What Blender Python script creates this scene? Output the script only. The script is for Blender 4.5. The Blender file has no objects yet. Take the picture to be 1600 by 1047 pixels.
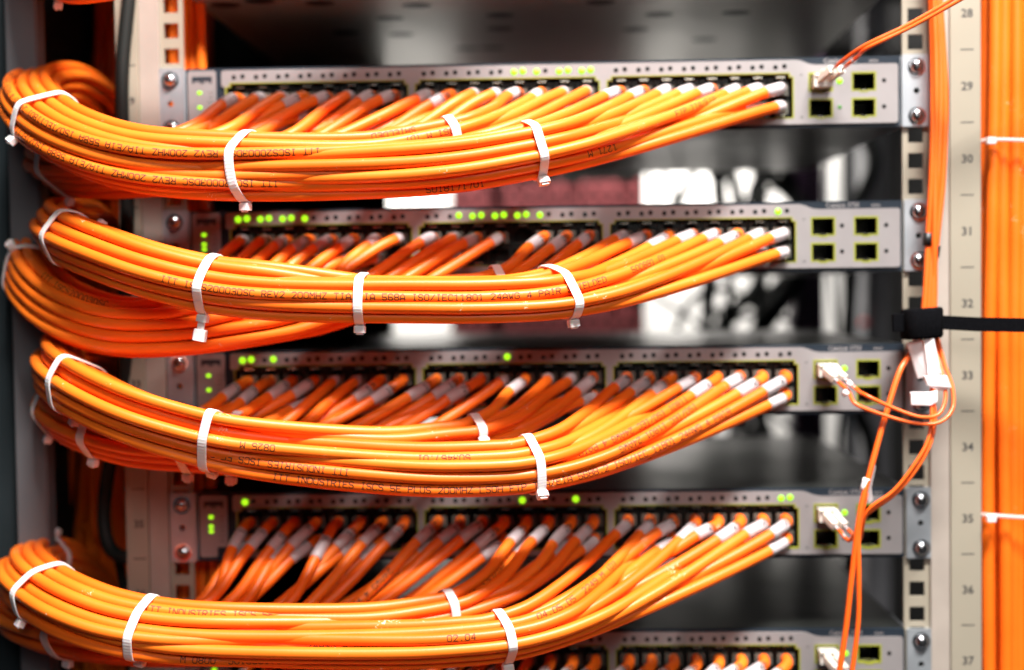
import bpy, math, random
import numpy as np
from mathutils import Vector, Matrix
from mathutils.geometry import tessellate_polygon
random.seed(7); rng = np.random.default_rng(11)
C = bpy.context.scene.collection
SC = bpy.context.scene
# ------------------------------------------------------------------ camera (mm; Y into the rack)
YAW, PIT, ROL, CX, CY, CZ, FPX = 0.0362, 0.0328, 0.0128, 10.04, 842.67, -141.82, 2100.0
_c, _s = math.cos(YAW), math.sin(YAW)
F_ = np.array([-_s*math.cos(PIT), _c*math.cos(PIT), -math.sin(PIT)])
R0 = np.array([_c, _s, 0.0]); U0 = np.cross(R0, F_)
R_ = R0*math.cos(ROL) - U0*math.sin(ROL)
U_ = R0*math.sin(ROL) + U0*math.cos(ROL)
EYE = np.array([CX, -CY, CZ])
def at(px, py, Y=0.0):
    """point of the photograph (1600x1047) at rack depth Y (mm)"""
    d = F_*FPX + R_*(px-800) - U_*(py-523.5)
    return EYE + d*((Y-EYE[1])/d[1])
def proj(p):
    d = np.asarray(p)-EYE; z = d@F_
    return 800+FPX*(d@R_)/z, 523.5-FPX*(d@U_)/z
cam_d = bpy.data.cameras.new('camera'); cam = bpy.data.objects.new('camera', cam_d); C.objects.link(cam)
S = 0.001
m = Matrix(((R_[0], U_[0], -F_[0], EYE[0]*S), (R_[1], U_[1], -F_[1], EYE[1]*S), (R_[2], U_[2], -F_[2], EYE[2]*S), (0, 0, 0, 1)))
cam.matrix_world = m
cam_d.sensor_width = 36; cam_d.lens = FPX/1600*36; cam_d.clip_start = 0.02; cam_d.clip_end = 50
cam_d.dof.use_dof = True; cam_d.dof.focus_distance = 0.738; cam_d.dof.aperture_fstop = 2.5
SC.camera = cam
SC.view_settings.view_transform = 'Standard'; SC.view_settings.look = 'None'
SC.view_settings.gamma = 1; SC.view_settings.exposure = 0.0
# ------------------------------------------------------------------ world and lamps
W = bpy.data.worlds.new('World'); SC.world = W; W.use_nodes = True
bg = W.node_tree.nodes['Background']; bg.inputs[0].default_value = (0.82, 0.86, 1.0, 1); bg.inputs[1].default_value = 0.025
def lamp(name, loc, target, power, sx, sy, col):
    l = bpy.data.lights.new(name, 'AREA'); l.shape = 'RECTANGLE'; l.size = sx; l.size_y = sy; l.energy = power; l.color = col
    o = bpy.data.objects.new(name, l); C.objects.link(o); o.location = loc
    o.rotation_euler = (Vector(target)-Vector(loc)).to_track_quat('-Z', 'Y').to_euler(); return o
lamp('ceiling_lamp', (0.35, -0.85, 1.35), (0.03, -0.05, -0.15), 128, 0.8, 0.18, (1.0, 0.97, 0.93))
lamp('front_fill_lamp', (0.40, -1.7, 0.62), (0.0, 0.0, -0.12), 12, 0.9, 0.5, (1.0, 0.96, 0.92))  # added fill from the front, softens the key light
lamp('rear_panel_fill', (0.0, 0.745, 0.40), (0.0, 0.95, -0.22), 20, 0.7, 0.08, (1.0, 0.97, 0.94))  # unseen lamp added inside the rack to brighten the perforated panel
lamp('rear_module_fill', (0.0, 0.475, 0.15), (0.0, 0.66, -0.3), 2.6, 0.5, 0.05, (1.0, 0.95, 0.92))  # added behind the tray, out of sight, to light the red modules
# ------------------------------------------------------------------ materials
MATS = {}
def mat(name, col, rough=0.5, metal=0.0, vary=0.0, vscale=40.0, spec=0.5, bump=0.0, bscale=400.0, emit=None, es=0.0, trans=0.0, specks=0.0, sss=0.0, coat=0.0, col2=None):
    if name in MATS: return MATS[name]
    m = bpy.data.materials.new(name); m.use_nodes = True; nt = m.node_tree; N = nt.nodes; L = nt.links
    b = N['Principled BSDF']
    b.inputs['Base Color'].default_value = (*col, 1); b.inputs['Roughness'].default_value = rough
    b.inputs['Metallic'].default_value = metal; b.inputs['Specular IOR Level'].default_value = spec
    if trans: b.inputs['Transmission Weight'].default_value = trans
    if coat: b.inputs['Coat Weight'].default_value = coat; b.inputs['Coat Roughness'].default_value = 0.12
    if sss:
        b.inputs['Subsurface Weight'].default_value = sss; b.inputs['Subsurface Radius'].default_value = (1, .45, .3); b.inputs['Subsurface Scale'].default_value = 0.002
    if emit: b.inputs['Emission Color'].default_value = (*emit, 1); b.inputs['Emission Strength'].default_value = es
    tc = N.new('ShaderNodeTexCoord')
    last = None
    if vary or specks:
        nz = N.new('ShaderNodeTexNoise'); nz.inputs['Scale'].default_value = vscale; nz.inputs['Detail'].default_value = 5
        L.new(tc.outputs['Object'], nz.inputs['Vector'])
        mx = N.new('ShaderNodeMix'); mx.data_type = 'RGBA'
        c2 = col2 if col2 else tuple(max(0, c*(1-vary)) for c in col)
        mx.inputs['A'].default_value = (*c2, 1); mx.inputs['B'].default_value = (*[min(1, c*(1+vary*0.5)) for c in col], 1)
        mr = N.new('ShaderNodeMapRange'); mr.inputs['From Min'].default_value = .3; mr.inputs['From Max'].default_value = .7
        L.new(nz.outputs['Fac'], mr.inputs['Value']); L.new(mr.outputs['Result'], mx.inputs['Factor'])
        last = mx.outputs['Result']
        rr = N.new('ShaderNodeMapRange'); rr.inputs['To Min'].default_value = max(.02, rough-.1); rr.inputs['To Max'].default_value = min(1, rough+.1)
        L.new(nz.outputs['Fac'], rr.inputs['Value']); L.new(rr.outputs['Result'], b.inputs['Roughness'])
    if specks:   # small scuffs in the jacket
        n2 = N.new('ShaderNodeTexNoise'); n2.inputs['Scale'].default_value = 520; n2.inputs['Detail'].default_value = 3; n2.inputs['Distortion'].default_value = 1.2
        L.new(tc.outputs['Object'], n2.inputs['Vector'])
        n3 = N.new('ShaderNodeTexNoise'); n3.inputs['Scale'].default_value = 60; L.new(tc.outputs['Object'], n3.inputs['Vector'])
        ad = N.new('ShaderNodeMath'); ad.operation = 'ADD'; L.new(n2.outputs['Fac'], ad.inputs[0]); L.new(n3.outputs['Fac'], ad.inputs[1])
        m3 = N.new('ShaderNodeMapRange'); m3.inputs['From Min'].default_value = 1.42-specks*.1; m3.inputs['From Max'].default_value = 1.49-specks*.1
        L.new(ad.outputs[0], m3.inputs['Value'])
        m2 = N.new('ShaderNodeMix'); m2.data_type = 'RGBA'; m2.inputs['B'].default_value = (.95, .62, .4, 1)
        L.new(last, m2.inputs['A']); L.new(m3.outputs['Result'], m2.inputs['Factor']); last = m2.outputs['Result']
    if last: L.new(last, b.inputs['Base Color'])
    if bump:
        nb = N.new('ShaderNodeTexNoise'); nb.inputs['Scale'].default_value = bscale; nb.inputs['Detail'].default_value = 3
        L.new(tc.outputs['Object'], nb.inputs['Vector'])
        bp = N.new('ShaderNodeBump'); bp.inputs['Strength'].default_value = bump; bp.inputs['Distance'].default_value = 0.0004
        L.new(nb.outputs['Fac'], bp.inputs['Height']); L.new(bp.outputs['Normal'], b.inputs['Normal'])
    MATS[name] = m; return m
ORANGE = [mat('orange_jacket_%d' % i, c, .40, vary=.10, vscale=30, specks=1.0, bump=.10, bscale=500, spec=.4) for i, c in enumerate([(.93, .172, .010), (.95, .188, .012), (.91, .152, .008)])]
ORANGE_SHADED = mat('shaded_orange_jacket', (.72, .085, .006), .45, vary=.15, vscale=25)  # orange jacket darkened: the duct's shade is put into the colour
FIBRE = mat('orange_fibre_jacket', (.92, .13, .012), .35, vary=.05)
NYLON = mat('nylon_tie', (.84, .75, .74), .38, sss=.35, bump=.05, vary=.04)
NYLON_CLEAR = mat('translucent_nylon', (.80, .62, .58), .4, trans=.35)
SLEEVE = mat('white_sleeve', (.52, .46, .47), .35, vary=.06, vscale=200, coat=.2)
INK = mat('print_ink', (.085, .014, .004), .6)
BLACKINK = mat('black_ink', (.03, .028, .03), .6)
SILVER = mat('silver_plastic', (.29, .268, .268), .42, .25, vary=.05, vscale=60, bump=.1, bscale=1500)
NAVY = mat('blue_grey_bezel', (.015, .022, .032), .5, 0, vary=.1, spec=.2)
DARKMETAL = mat('dark_sheet_metal', (.022, .024, .022), .34, .4, vary=.15, vscale=12)
GALV = mat('galvanised_sheet', (.50, .49, .46), .40, .55, vary=.14, vscale=9, bump=.05)
BLACK = mat('black_plastic', (.012, .012, .012), .45, vary=.2)
SOCKET = mat('socket_plastic', (.010, .011, .010), .4, spec=.25)
SPRING = mat('spring_metal', (.72, .68, .58), .22, 1.0)
YELLOW = mat('yellow_green_trim', (.26, .27, .022), .5, vary=.08)
BEIGE = mat('beige_rail_paint', (.31, .275, .215), .42, vary=.07, vscale=14, bump=.06)
BEIGE_IN = mat('beige_rail_bend', (.36, .31, .27), .4, vary=.08)
ZINC = mat('zinc_bracket', (.42, .45, .48), .42, .6, vary=.12, vscale=50)
CHROME = mat('screw_chrome', (.62, .63, .66), .14, 1.0, vary=.1, vscale=300)
POST = mat('grey_post_paint', (.13, .13, .14), .55, vary=.1, vscale=18, bump=.15, bscale=900)
SIDE = mat('cabinet_side_paint', (.02, .028, .032), .7, vary=.2, vscale=10, spec=.15)
LEDON = mat('led_on', (.1, .25, .01), .3, emit=(.44, 1.0, .012), es=1.25)
LEDDIM = mat('led_dim', (.05, .16, .03), .3, emit=(.1, .6, .02), es=.12)
LEDOFF = mat('led_off', (.010, .010, .010), .7, spec=.15)
BLKCABLE = mat('black_cable_jacket', (.008, .010, .009), .6, spec=.25, vary=.3, vscale=20)
VELCRO = mat('black_velcro', (.004, .004, .005), 1.0, vary=.4, vscale=700, bump=.8, bscale=1500, spec=.03)
PAPER = mat('white_label_paper', (.86, .83, .84), .45, vary=.03)
BOOT = mat('white_connector', (.80, .75, .66), .4, sss=.2, vary=.08, vscale=80)
FERRULE = mat('clear_connector', (.70, .66, .60), .25, vary=.15, vscale=150)
REDPANEL = mat('red_panel_paint', (.34, .075, .08), .5, vary=.25, vscale=30)
PURPLE = mat('purple_cable_jacket', (.045, .018, .05), .5)
WALLD = mat('dark_rear_panel', (.011, .0105, .010), .7, spec=.2, vary=.2)
TAGGREY = mat('grey_tag', (.45, .42, .42), .4)
PLUG = mat('dark_clear_plug', (.10, .095, .08), .15, vary=.3, vscale=200)
# perforated white rear panel: fine holes far away are texture
def perforated():
    m = mat('perforated_white_panel', (.86, .84, .80), .5, vary=.05, vscale=6); nt = m.node_tree; N = nt.nodes; L = nt.links
    tc = N.new('ShaderNodeTexCoord'); mp = N.new('ShaderNodeMapping'); mp.inputs['Scale'].default_value = (75, 75, 75); L.new(tc.outputs['Object'], mp.inputs['Vector'])
    v = N.new('ShaderNodeTexVoronoi'); v.voronoi_dimensions = '3D'; v.inputs['Scale'].default_value = 1; v.inputs['Randomness'].default_value = 0
    L.new(mp.outputs[0], v.inputs['Vector'])
    mr = N.new('ShaderNodeMapRange'); mr.inputs['From Min'].default_value = .16; mr.inputs['From Max'].default_value = .2; mr.inputs['To Min'].default_value = .1
    L.new(v.outputs['Distance'], mr.inputs['Value'])
    b = N['Principled BSDF']; src = b.inputs['Base Color'].links[0].from_socket
    mu = N.new('ShaderNodeMix'); mu.data_type = 'RGBA'; mu.inputs['A'].default_value = (.12, .1, .16, 1)
    L.new(src, mu.inputs['B']); L.new(mr.outputs[0], mu.inputs['Factor']); L.new(mu.outputs['Result'], b.inputs['Base Color'])
    return m
PERF = perforated()
# ------------------------------------------------------------------ mesh helpers
class MB:
    def __init__(s): s.v = []; s.f = []; s.n = 0; s.sm = []
    def add(s, v, f, smooth=False):
        v = np.asarray(v, float); s.v.append(v); k = s.n
        s.f += [tuple(i+k for i in q) for q in f]; s.sm += [smooth]*len(f); s.n += len(v); return s
    def box(s, x0, x1, y0, y1, z0, z1, ch=0.0):
        if x0 > x1: x0, x1 = x1, x0
        if y0 > y1: y0, y1 = y1, y0
        if z0 > z1: z0, z1 = z1, z0
        if ch <= 0:
            v = [(x, y, z) for x in (x0, x1) for y in (y0, y1) for z in (z0, z1)]
            return s.add(v, [(0, 1, 3, 2), (4, 6, 7, 5), (0, 4, 5, 1), (2, 3, 7, 6), (0, 2, 6, 4), (1, 5, 7, 3)])
        o = [(x0+ch, z0), (x1-ch, z0), (x1, z0+ch), (x1, z1-ch), (x1-ch, z1), (x0+ch, z1), (x0, z1-ch), (x0, z0+ch)]
        i = [(x0+ch, z0+ch), (x1-ch, z0+ch), (x1-ch, z0+ch), (x1-ch, z1-ch), (x1-ch, z1-ch), (x0+ch, z1-ch), (x0+ch, z1-ch), (x0+ch, z0+ch)]
        v = [(x, y1, z) for x, z in o]+[(x, y0+ch, z) for x, z in o]+[(a*.6+c*.4, y0, b*.6+d*.4) for (a, b), (c, d) in zip(i, o)]
        f = [tuple(range(8))[::-1]]
        for k in range(8):
            q = (k+1) % 8; f += [(k, q, 8+q, 8+k), (8+k, 8+q, 16+q, 16+k)]
        f.append(tuple(range(16, 24)))
        return s.add(v, f)
    def disc(s, c, r, y0, y1, n=14, dome=0.0):
        v = []; f = []
        for (y, rr) in ([(y0, r), (y1, r)] if not dome else [(y0, r), (y1, r), (y1-dome*.6, r*.75), (y1-dome, r*.3)]):
            v += [(c[0]+rr*math.cos(2*math.pi*k/n), y, c[1]+rr*math.sin(2*math.pi*k/n)) for k in range(n)]
        rings = len(v)//n
        for q in range(rings-1):
            f += [(q*n+k, q*n+(k+1) % n, (q+1)*n+(k+1) % n, (q+1)*n+k) for k in range(n)]
        f.append(tuple(range((rings-1)*n, rings*n)))
        return s.add(v, f, bool(dome))
    def plate(s, outer, holes, y0, y1):
        loops = [outer]+holes
        tris = tessellate_polygon([[Vector((x, z, 0)) for x, z in lp] for lp in loops])
        flat = [p for lp in loops for p in lp]; n = len(flat)
        v = [(x, y0, z) for x, z in flat]+[(x, y1, z) for x, z in flat]
        f = [tuple(t) for t in tris]+[tuple(i+n for i in t[::-1]) for t in tris]
        k = 0
        for lp in loops:
            L = len(lp)
            f += [(k+i, k+(i+1) % L, n+k+(i+1) % L, n+k+i) for i in range(L)]; k += L
        return s.add(v, f)
    def tube(s, P, r, sides=12, cap=True, e=1.0):
        P = np.asarray(P, float); n = len(P); r = np.broadcast_to(np.asarray(r, float), (n,))
        T, A, B = frames(P)
        th = np.arange(sides)*2*math.pi/sides
        V = P[:, None, :]+r[:, None, None]*(np.cos(th)[None, :, None]*A[:, None, :]+e*np.sin(th)[None, :, None]*B[:, None, :])
        V = V.reshape(-1, 3); f = []
        for i in range(n-1):
            a = i*sides; b = a+sides
            f += [(a+k, a+(k+1) % sides, b+(k+1) % sides, b+k) for k in range(sides)]
        if cap: f += [tuple(range(sides))[::-1], tuple(range((n-1)*sides, n*sides))]
        return s.add(V, f, True)
    def obox(s, c, X, Y, Z, hx, hy, hz, ch=.0):
        c = np.array(c, float); b = MB().box(-hx, hx, -hy, hy, -hz, hz, ch)
        v = np.concatenate(b.v); M = np.array([X, Y, Z]); return s.add(c+v@M, b.f)
    def build(s, name, material, parent=None, bevel=0.0):
        me = bpy.data.meshes.new(name); v = np.concatenate(s.v)*S
        me.from_pydata(v.tolist(), [], s.f); me.polygons.foreach_set('use_smooth', s.sm); me.materials.append(material)
        me.update(); return link(name, me, parent, bevel)
def fixn(me):
    import bmesh
    bm = bmesh.new(); bm.from_mesh(me); bmesh.ops.recalc_face_normals(bm, faces=bm.faces); bm.to_mesh(me); bm.free()
def link(name, me, parent=None, bevel=0.0):
    o = bpy.data.objects.new(name, me); C.objects.link(o)
    if parent: o.parent = parent
    if bevel:
        md = o.modifiers.new('edge', 'BEVEL'); md.width = bevel*S; md.segments = 2; md.limit_method = 'ANGLE'; md.angle_limit = .9
    return o
def unit(a): a = np.asarray(a, float); return a/(np.linalg.norm(a)+1e-12)
def frames(P, up=(0, 0, 1)):
    n = len(P); T = np.gradient(P, axis=0); T /= np.linalg.norm(T, axis=1)[:, None]+1e-12
    A = np.zeros((n, 3)); a = np.array(up, float)
    if abs(a@T[0]) > .95: a = np.array([1., .2, 0])
    a = unit(a-T[0]*(a@T[0])); A[0] = a
    for i in range(1, n):
        a = a-T[i]*(a@T[i]); a = unit(a); A[i] = a
    return T, A, np.cross(T, A)
def catmull(P, step):
    P = np.asarray(P, float); Q = np.vstack([2*P[0]-P[1], P, 2*P[-1]-P[-2]]); out = []
    for i in range(1, len(Q)-2):
        p0, p1, p2, p3 = Q[i-1:i+3]; L = np.linalg.norm(p2-p1); n = max(1, int(round(L/step)))
        d0 = max(np.linalg.norm(p1-p0), 1e-6)**.5; d1 = max(L, 1e-6)**.5; d2 = max(np.linalg.norm(p3-p2), 1e-6)**.5
        m1 = ((p1-p0)/d0-(p2-p0)/(d0+d1)+(p2-p1)/d1)*d1; m2 = ((p2-p1)/d1-(p3-p1)/(d1+d2)+(p3-p2)/d2)*d1
        for k in range(n):
            t = k/n; out.append((2*t**3-3*t**2+1)*p1+(t**3-2*t**2+t)*m1+(-2*t**3+3*t**2)*p2+(t**3-t**2)*m2)
    out.append(Q[-2]); return np.array(out)
def empty(name, loc=(0, 0, 0)):
    o = bpy.data.objects.new(name, None); C.objects.link(o); o.location = Vector(loc)*S; o.empty_display_size = .01; return o
def tag(o, label=None, cat=None, group=None, kind=None):
    if label: o['label'] = label
    if cat: o['category'] = cat
    if group: o['group'] = group
    if kind: o['kind'] = kind
    return o
FONTCACHE = {}
def flat_text(name, txt, size, x, z, y, material, parent, align='CENTER', sx=1.0, thick=.0):
    key = (txt, size, align, sx)
    if key not in FONTCACHE:
        cu = bpy.data.curves.new('t', 'FONT'); cu.body = txt; cu.size = size*S; cu.align_x = align; cu.align_y = 'CENTER'; cu.offset = thick*S
        cu.resolution_u = 2
        ob = bpy.data.objects.new('t', cu); C.objects.link(ob); bpy.context.view_layer.update()
        me = bpy.data.meshes.new_from_object(ob.evaluated_get(bpy.context.evaluated_depsgraph_get()))
        bpy.data.objects.remove(ob); bpy.data.curves.remove(cu)
        n = len(me.vertices); co = np.zeros(n*3); me.vertices.foreach_get('co', co); co = co.reshape(-1, 3)
        co = np.stack([co[:, 0]*sx, co[:, 2], co[:, 1]], 1); me.vertices.foreach_set('co', co.ravel()); me.name = name
        me.materials.clear(); me.materials.append(material); me.update(); FONTCACHE[key] = me
    o = bpy.data.objects.new(name, FONTCACHE[key]); C.objects.link(o); o.parent = parent; o.location = (x*S, y*S, z*S)
    return o
GL = {'A': '0004264440 0242', 'B': '00063645443303 3342413000', 'C': '4536160501103041', 'D': '00062645412000', 'E': '46060040 0333', 'F': '460600 0333',
 'G': '45361605011030414323', 'H': '0006 4046 0343', 'I': '1636 2620 1030', 'K': '0006 460340', 'L': '060040', 'M': '0006234640', 'N': '00064046',
 'O': '103041453616050110', 'P': '00063645443303', 'R': '00063645443303 2340', 'S': '453616050413334241301001', 'T': '0646 2620', 'U': '060110304146',
 'V': '062046', 'W': '0610233046', 'Y': '0623 4623 2320', 'Z': '06460040', '0': '103041453616050110', '1': '052620 1030', '2': '05163645440040',
 '3': '0516364544331333424130 1001', '4': '30360242', '5': '460603334241301001', '6': '4536160501103041423303', '7': '064620',
 '8': '1304051636454433130201103041423313', '9': '011030414536160504133343', '.': '2021', '/': '0046', '-': '1333', '(': '36252130', ')': '16252110', 'X': '0046 0640'}
def wrap_text(P, T, A, B, s_arr, r, s0, txt, h, adv, width, ang0, flip, name, material, parent):
    """lettering laid round a tube: strokes follow its length and its girth"""
    u = h/6; V = []; Fc = []
    def pt(s, arc):
        i = int(np.clip(np.searchsorted(s_arr, s)-1, 0, len(s_arr)-2)); t = (s-s_arr[i])/(s_arr[i+1]-s_arr[i]+1e-9)
        c = P[i]*(1-t)+P[i+1]*t; a = unit(A[i]*(1-t)+A[i+1]*t); b = unit(B[i]*(1-t)+B[i+1]*t)
        th = ang0(i)+arc/r; return c+(a*math.cos(th)+b*math.sin(th))*(r+.06)
    for ci, ch in enumerate(txt):
        for stk in GL.get(ch, '').split():
            q = [(int(stk[k]), int(stk[k+1])) for k in range(0, len(stk)-1, 2)]
            for (x0, y0), (x1, y1) in zip(q[:-1], q[1:]):
                a = np.array([ci*adv+x0*u*1.0, (y0-3)*u]); b = np.array([ci*adv+x1*u*1.0, (y1-3)*u]); d = unit(b-a); nn = np.array([-d[1], d[0]])*width/2
                a = a-d*width*.3; b = b+d*width*.3
                sgn = 1 if flip else -1; ns = max(1, int(math.ceil(abs(b[1]-a[1])/.55))); base = len(V)
                for q_ in range(ns+1):
                    m_ = a+(b-a)*q_/ns
                    for p in (m_-nn, m_+nn): V.append(pt(s0+sgn*p[0], -sgn*p[1]))
                for q_ in range(ns): Fc.append((base+2*q_, base+2*q_+2, base+2*q_+3, base+2*q_+1))
    if not V: return None
    mb = MB(); mb.add(V, Fc); return mb.build(name, material, parent)
def rrect(x0, x1, z0, z1, r, n=3):
    o = []
    for cx, cz, a in ((x1-r, z1-r, 0), (x0+r, z1-r, 90), (x0+r, z0+r, 180), (x1-r, z0+r, 270)):
        for k in range(n+1):
            t = math.radians(a+90*k/n); o.append((cx+r*math.cos(t), cz+r*math.sin(t)))
    return o
def circ(cx, cz, r, n=12): return [(cx+r*math.cos(2*math.pi*k/n), cz+r*math.sin(2*math.pi*k/n)) for k in range(n)]
ORD = ['first', 'second', 'third', 'fourth', 'fifth', 'sixth', 'seventh', 'eighth', 'ninth', 'tenth', 'eleventh', 'twelfth', 'thirteenth', 'fourteenth', 'fifteenth', 'sixteenth', 'seventeenth', 'eighteenth', 'nineteenth', 'twentieth', 'twenty-first', 'twenty-second', 'twenty-third', 'twenty-fourth']
SWN = ['topmost', 'second', 'third', 'fourth', 'lowest']
# ------------------------------------------------------------------ network switches
DX = [-1.22, -.2, .83, .6, .7]; DZ = [.3, .17, .29, -.79, -.5]
P_COL, P_IN, P_GRP = 14.06, 5.5, 21.2
def dot_x(c, i):
    g = c//8; return -191.76+g*(7*P_COL+P_GRP)+(c % 8)*P_COL+i*P_IN
def col_x(c): return dot_x(c, 0)+P_IN/2
ZT, ZB = -17.8, -31.0
LIT = [[803, 817, 838, 873, 887, 908, 922], [373.6, 388, 408, 422.5, 444, 457, 477.7, 718, 740, 753, 773.6, 788, 808, 822.5, 844, 1215.6], [380, 394, 428, 792], [383, 817, 899, 1220, 1233], []]
MODE = [[-15.5, -24.4], [-15.4, -21.3, -24.6], [-15.3, -24.5], [-15.4, -21.5, -24.8], [-15.4, -24.5]]
DEPTH = 301
_cache = {}
def shared(name, key, fn, material, parent, loc, bevel=0.0):
    if key not in _cache:
        o = fn().build(name, material, parent, bevel); fixn(o.data); _cache[key] = o.data
    else: o = link(name, _cache[key], parent, bevel)
    o.location = Vector(loc)*S; return o
def screw(parent, x, z, k):
    o = shared('screw', 'screw', lambda: MB().disc((0, 0), 4.1, 0, -2.0, 18, 1.6), CHROME, parent, (x, -2.4, z))
    h = shared('screw_recess', 'recess', lambda: MB().box(-2.1, 2.1, -.2, .2, -.45, .45).box(-.45, .45, -.23, .17, -2.1, 2.1), BLACK, o, (0, -3.55, 0)); h.rotation_euler = (0, k, 0)
    w = shared('washer', 'washer', lambda: MB().plate(circ(0, 0, 5.6, 20), [circ(0, 0, 3, 20)], -.3, .5), CHROME, o, (0, .2, 0))
def make_switch(k):
    root = empty('network_switch', (DX[k], 0, -88.9*k+DZ[k]))
    lab = ['topmost silver and blue-grey 48-port switch, directly under the empty space below the steel tray',
           'second switch from the top, its port lights lit in two long green rows',
           'third switch from the top, between rack numbers 32 and 34, two fibres looping right',
           'fourth switch from the top, on rack number 35, with dark glossy lid showing',
           'lowest switch, cut off by the bottom edge of the photo'][k]
    tag(root, lab, 'network switch', 'network switches stacked in the rack')
    # body: lid, base, sides, back
    b = MB(); b.box(-222.3, 222.3, 3, DEPTH, -.9, 0); b.box(-222.3, 222.3, 3, DEPTH, -43.6, -42.7)
    b.box(-222.3, -221.3, 3, DEPTH, -42.7, -.9); b.box(221.3, 222.3, 3, DEPTH, -42.7, -.9); b.box(-221.3, 221.3, DEPTH-1, DEPTH, -42.7, -.9)
    o = b.build('chassis', DARKMETAL, root)
    # dark bezel
    g = []
    for c0 in (0, 8, 16):
        g.append([(col_x(c0)-8.2, -37.2), (col_x(c0+7)+8.0, -37.2), (col_x(c0+7)+8.0, -12.2), (col_x(c0+7)+5.8, -12.2), (col_x(c0+7)+5.8, -9.9), (col_x(c0)-5.5, -9.9), (col_x(c0)-5.5, -12.2), (col_x(c0)-8.2, -12.2)])
    sfp = [(178.6-12.8+d, z) for d in (0, 0) for z in (0,)]
    SX = (173.6, 200.0); SZ = (-15.6, -31.6)
    hs = [[(x-6.6, z-5.0), (x-2.6, z-5.0), (x-1.8, z-5.7), (x+1.8, z-5.7), (x+2.6, z-5.0), (x+6.6, z-5.0), (x+6.6, z+5.0), (x-6.6, z+5.0)] for x in SX for z in SZ]
    o = MB().plate(rrect(-222.5, 222.5, -43.6, 0, .8), [[(p, q) for p, q in h] for h in g+hs], 0.0, 3.0).build('bezel', NAVY, root); fixn(o.data)
    # silver face with the curve at its right end
    outer = rrect(-201.5, -150, -41.25, -1.6, 1.6)
    top = [(158.5, -1.6), (160.5, -1.9), (163, -2.7), (165, -3.6), (167.5, -4.4), (171, -4.85)]
    outer = [(-198.2, -1.6), (-199.3, -2.1), (-199.8, -3.2), (-199.8, -11.2), (-197.7, -12.5), (-197.7, -39.6), (-196, -41.25)] + [(219.4, -41.25), (220.7, -40.7), (221.0, -39.6), (221.0, -6.4), (220.6, -5.3), (219.4, -4.85)] + top[::-1]
    hl = []
    for h in g: hl.append([(x+(.0), z) for x, z in h])
    hl[0] = [(p[0]+.3, p[1]) for p in hl[0]]
    o = MB().plate(outer, hl+[[(x, z) for x, z in h] for h in hs], -1.3, -.02).build('face', SILVER, root); fixn(o.data)
    # yellow green outlines
    for h, w in [(q, .5) for q in hl]+[(q, 1.0) for q in hs]:
        cx = sum(p[0] for p in h)/len(h); cz = sum(p[1] for p in h)/len(h)
        x0, x1 = min(p[0] for p in h), max(p[0] for p in h); z0, z1 = min(p[1] for p in h), max(p[1] for p in h)
        sx = 1+2*w/(x1-x0); sz = 1+2*w/(z1-z0); mx, mz = (x0+x1)/2, (z0+z1)/2
        big = [(mx+(p[0]-mx)*sx, mz+(p[1]-mz)*sz) for p in h]
        sm = [(mx+(p[0]-mx)*.995, mz+(p[1]-mz)*.99) for p in h]
        o = MB().plate(big, [sm], -1.42, 1.5).build('port_outline', YELLOW, root); fixn(o.data)
    # mode panel on the left
    o = MB().plate([(-221.0+1.2, -1.5), (-221.0, -2.8), (-221.0, -39.8), (-219.8, -41.0), (-210.5, -41.0), (-210.0, -40.4), (-210.0, -35.2), (-209.4, -34.6), (-204.2, -34.6), (-203.2, -33.6), (-203.2, -2.8), (-204.4, -1.5)], [], -1.5, -.02).build('mode_panel', SILVER, root); fixn(o.data)
    e = MB(); 
    e.box(-218.2, -205.6, -1.62, -1.5, -7.4, -5.4)
    for i, ln in enumerate((3.6, 2.2, 1.2, 2.9, 3.9, 2.9, 1.2, 2.2, 3.6)): e.box(-218.2+i*1.42, -218.2+i*1.42+1.05, -1.62, -1.5, -7.4-ln*.62, -7.4)
    e.build('maker_emblem', NAVY, root)
    if True:
        for i, (t, z) in enumerate((('SYST', -15.4), ('RPS', -18.4), ('MASTR', -21.4), ('STAT', -24.5), ('DUPLX', -27.5), ('SPEED', -30.5))):
            flat_text('printed_word', t, 1.7, -206.6, z, -1.55, BLACKINK, root, sx=.8)
    for z in (-15.4, -18.4, -21.4, -24.5, -27.5, -30.5):
        on = any(abs(z-q) < .6 for q in MODE[k])
        if on: shared('led', 'mled_on', lambda: MB().disc((0, 0), 1.25, 0, -.2, 12, .5), LEDON, root, (-213.6, -1.45, z)).scale = (1.3, 1, 1)
        else: shared('led', 'mled_off', lambda: MB().disc((0, 0), .45, 0, -.1, 8, .1), SILVER, root, (-213.6, -1.45, z))
    # port lights
    for c in range(24):
        for i in (0, 1):
            x = dot_x(c, i); p = np.array([x+DX[k], -1.3, -5.76-88.9*k+DZ[k]]); px = proj(p)[0]
            on = any(abs(px-q) < 5 for q in LIT[k]); q = (x, -1.28, -5.76+(.25 if i else -.25))
            if on: shared('led', 'led_on', lambda: MB().disc((0, 0), 2.05, 0, -.2, 14, .7), LEDON, root, q)
            else: shared('led', 'led_off', lambda: MB().disc((0, 0), 1.45, 0, -.12, 12, .1), LEDOFF, root, q)
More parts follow.
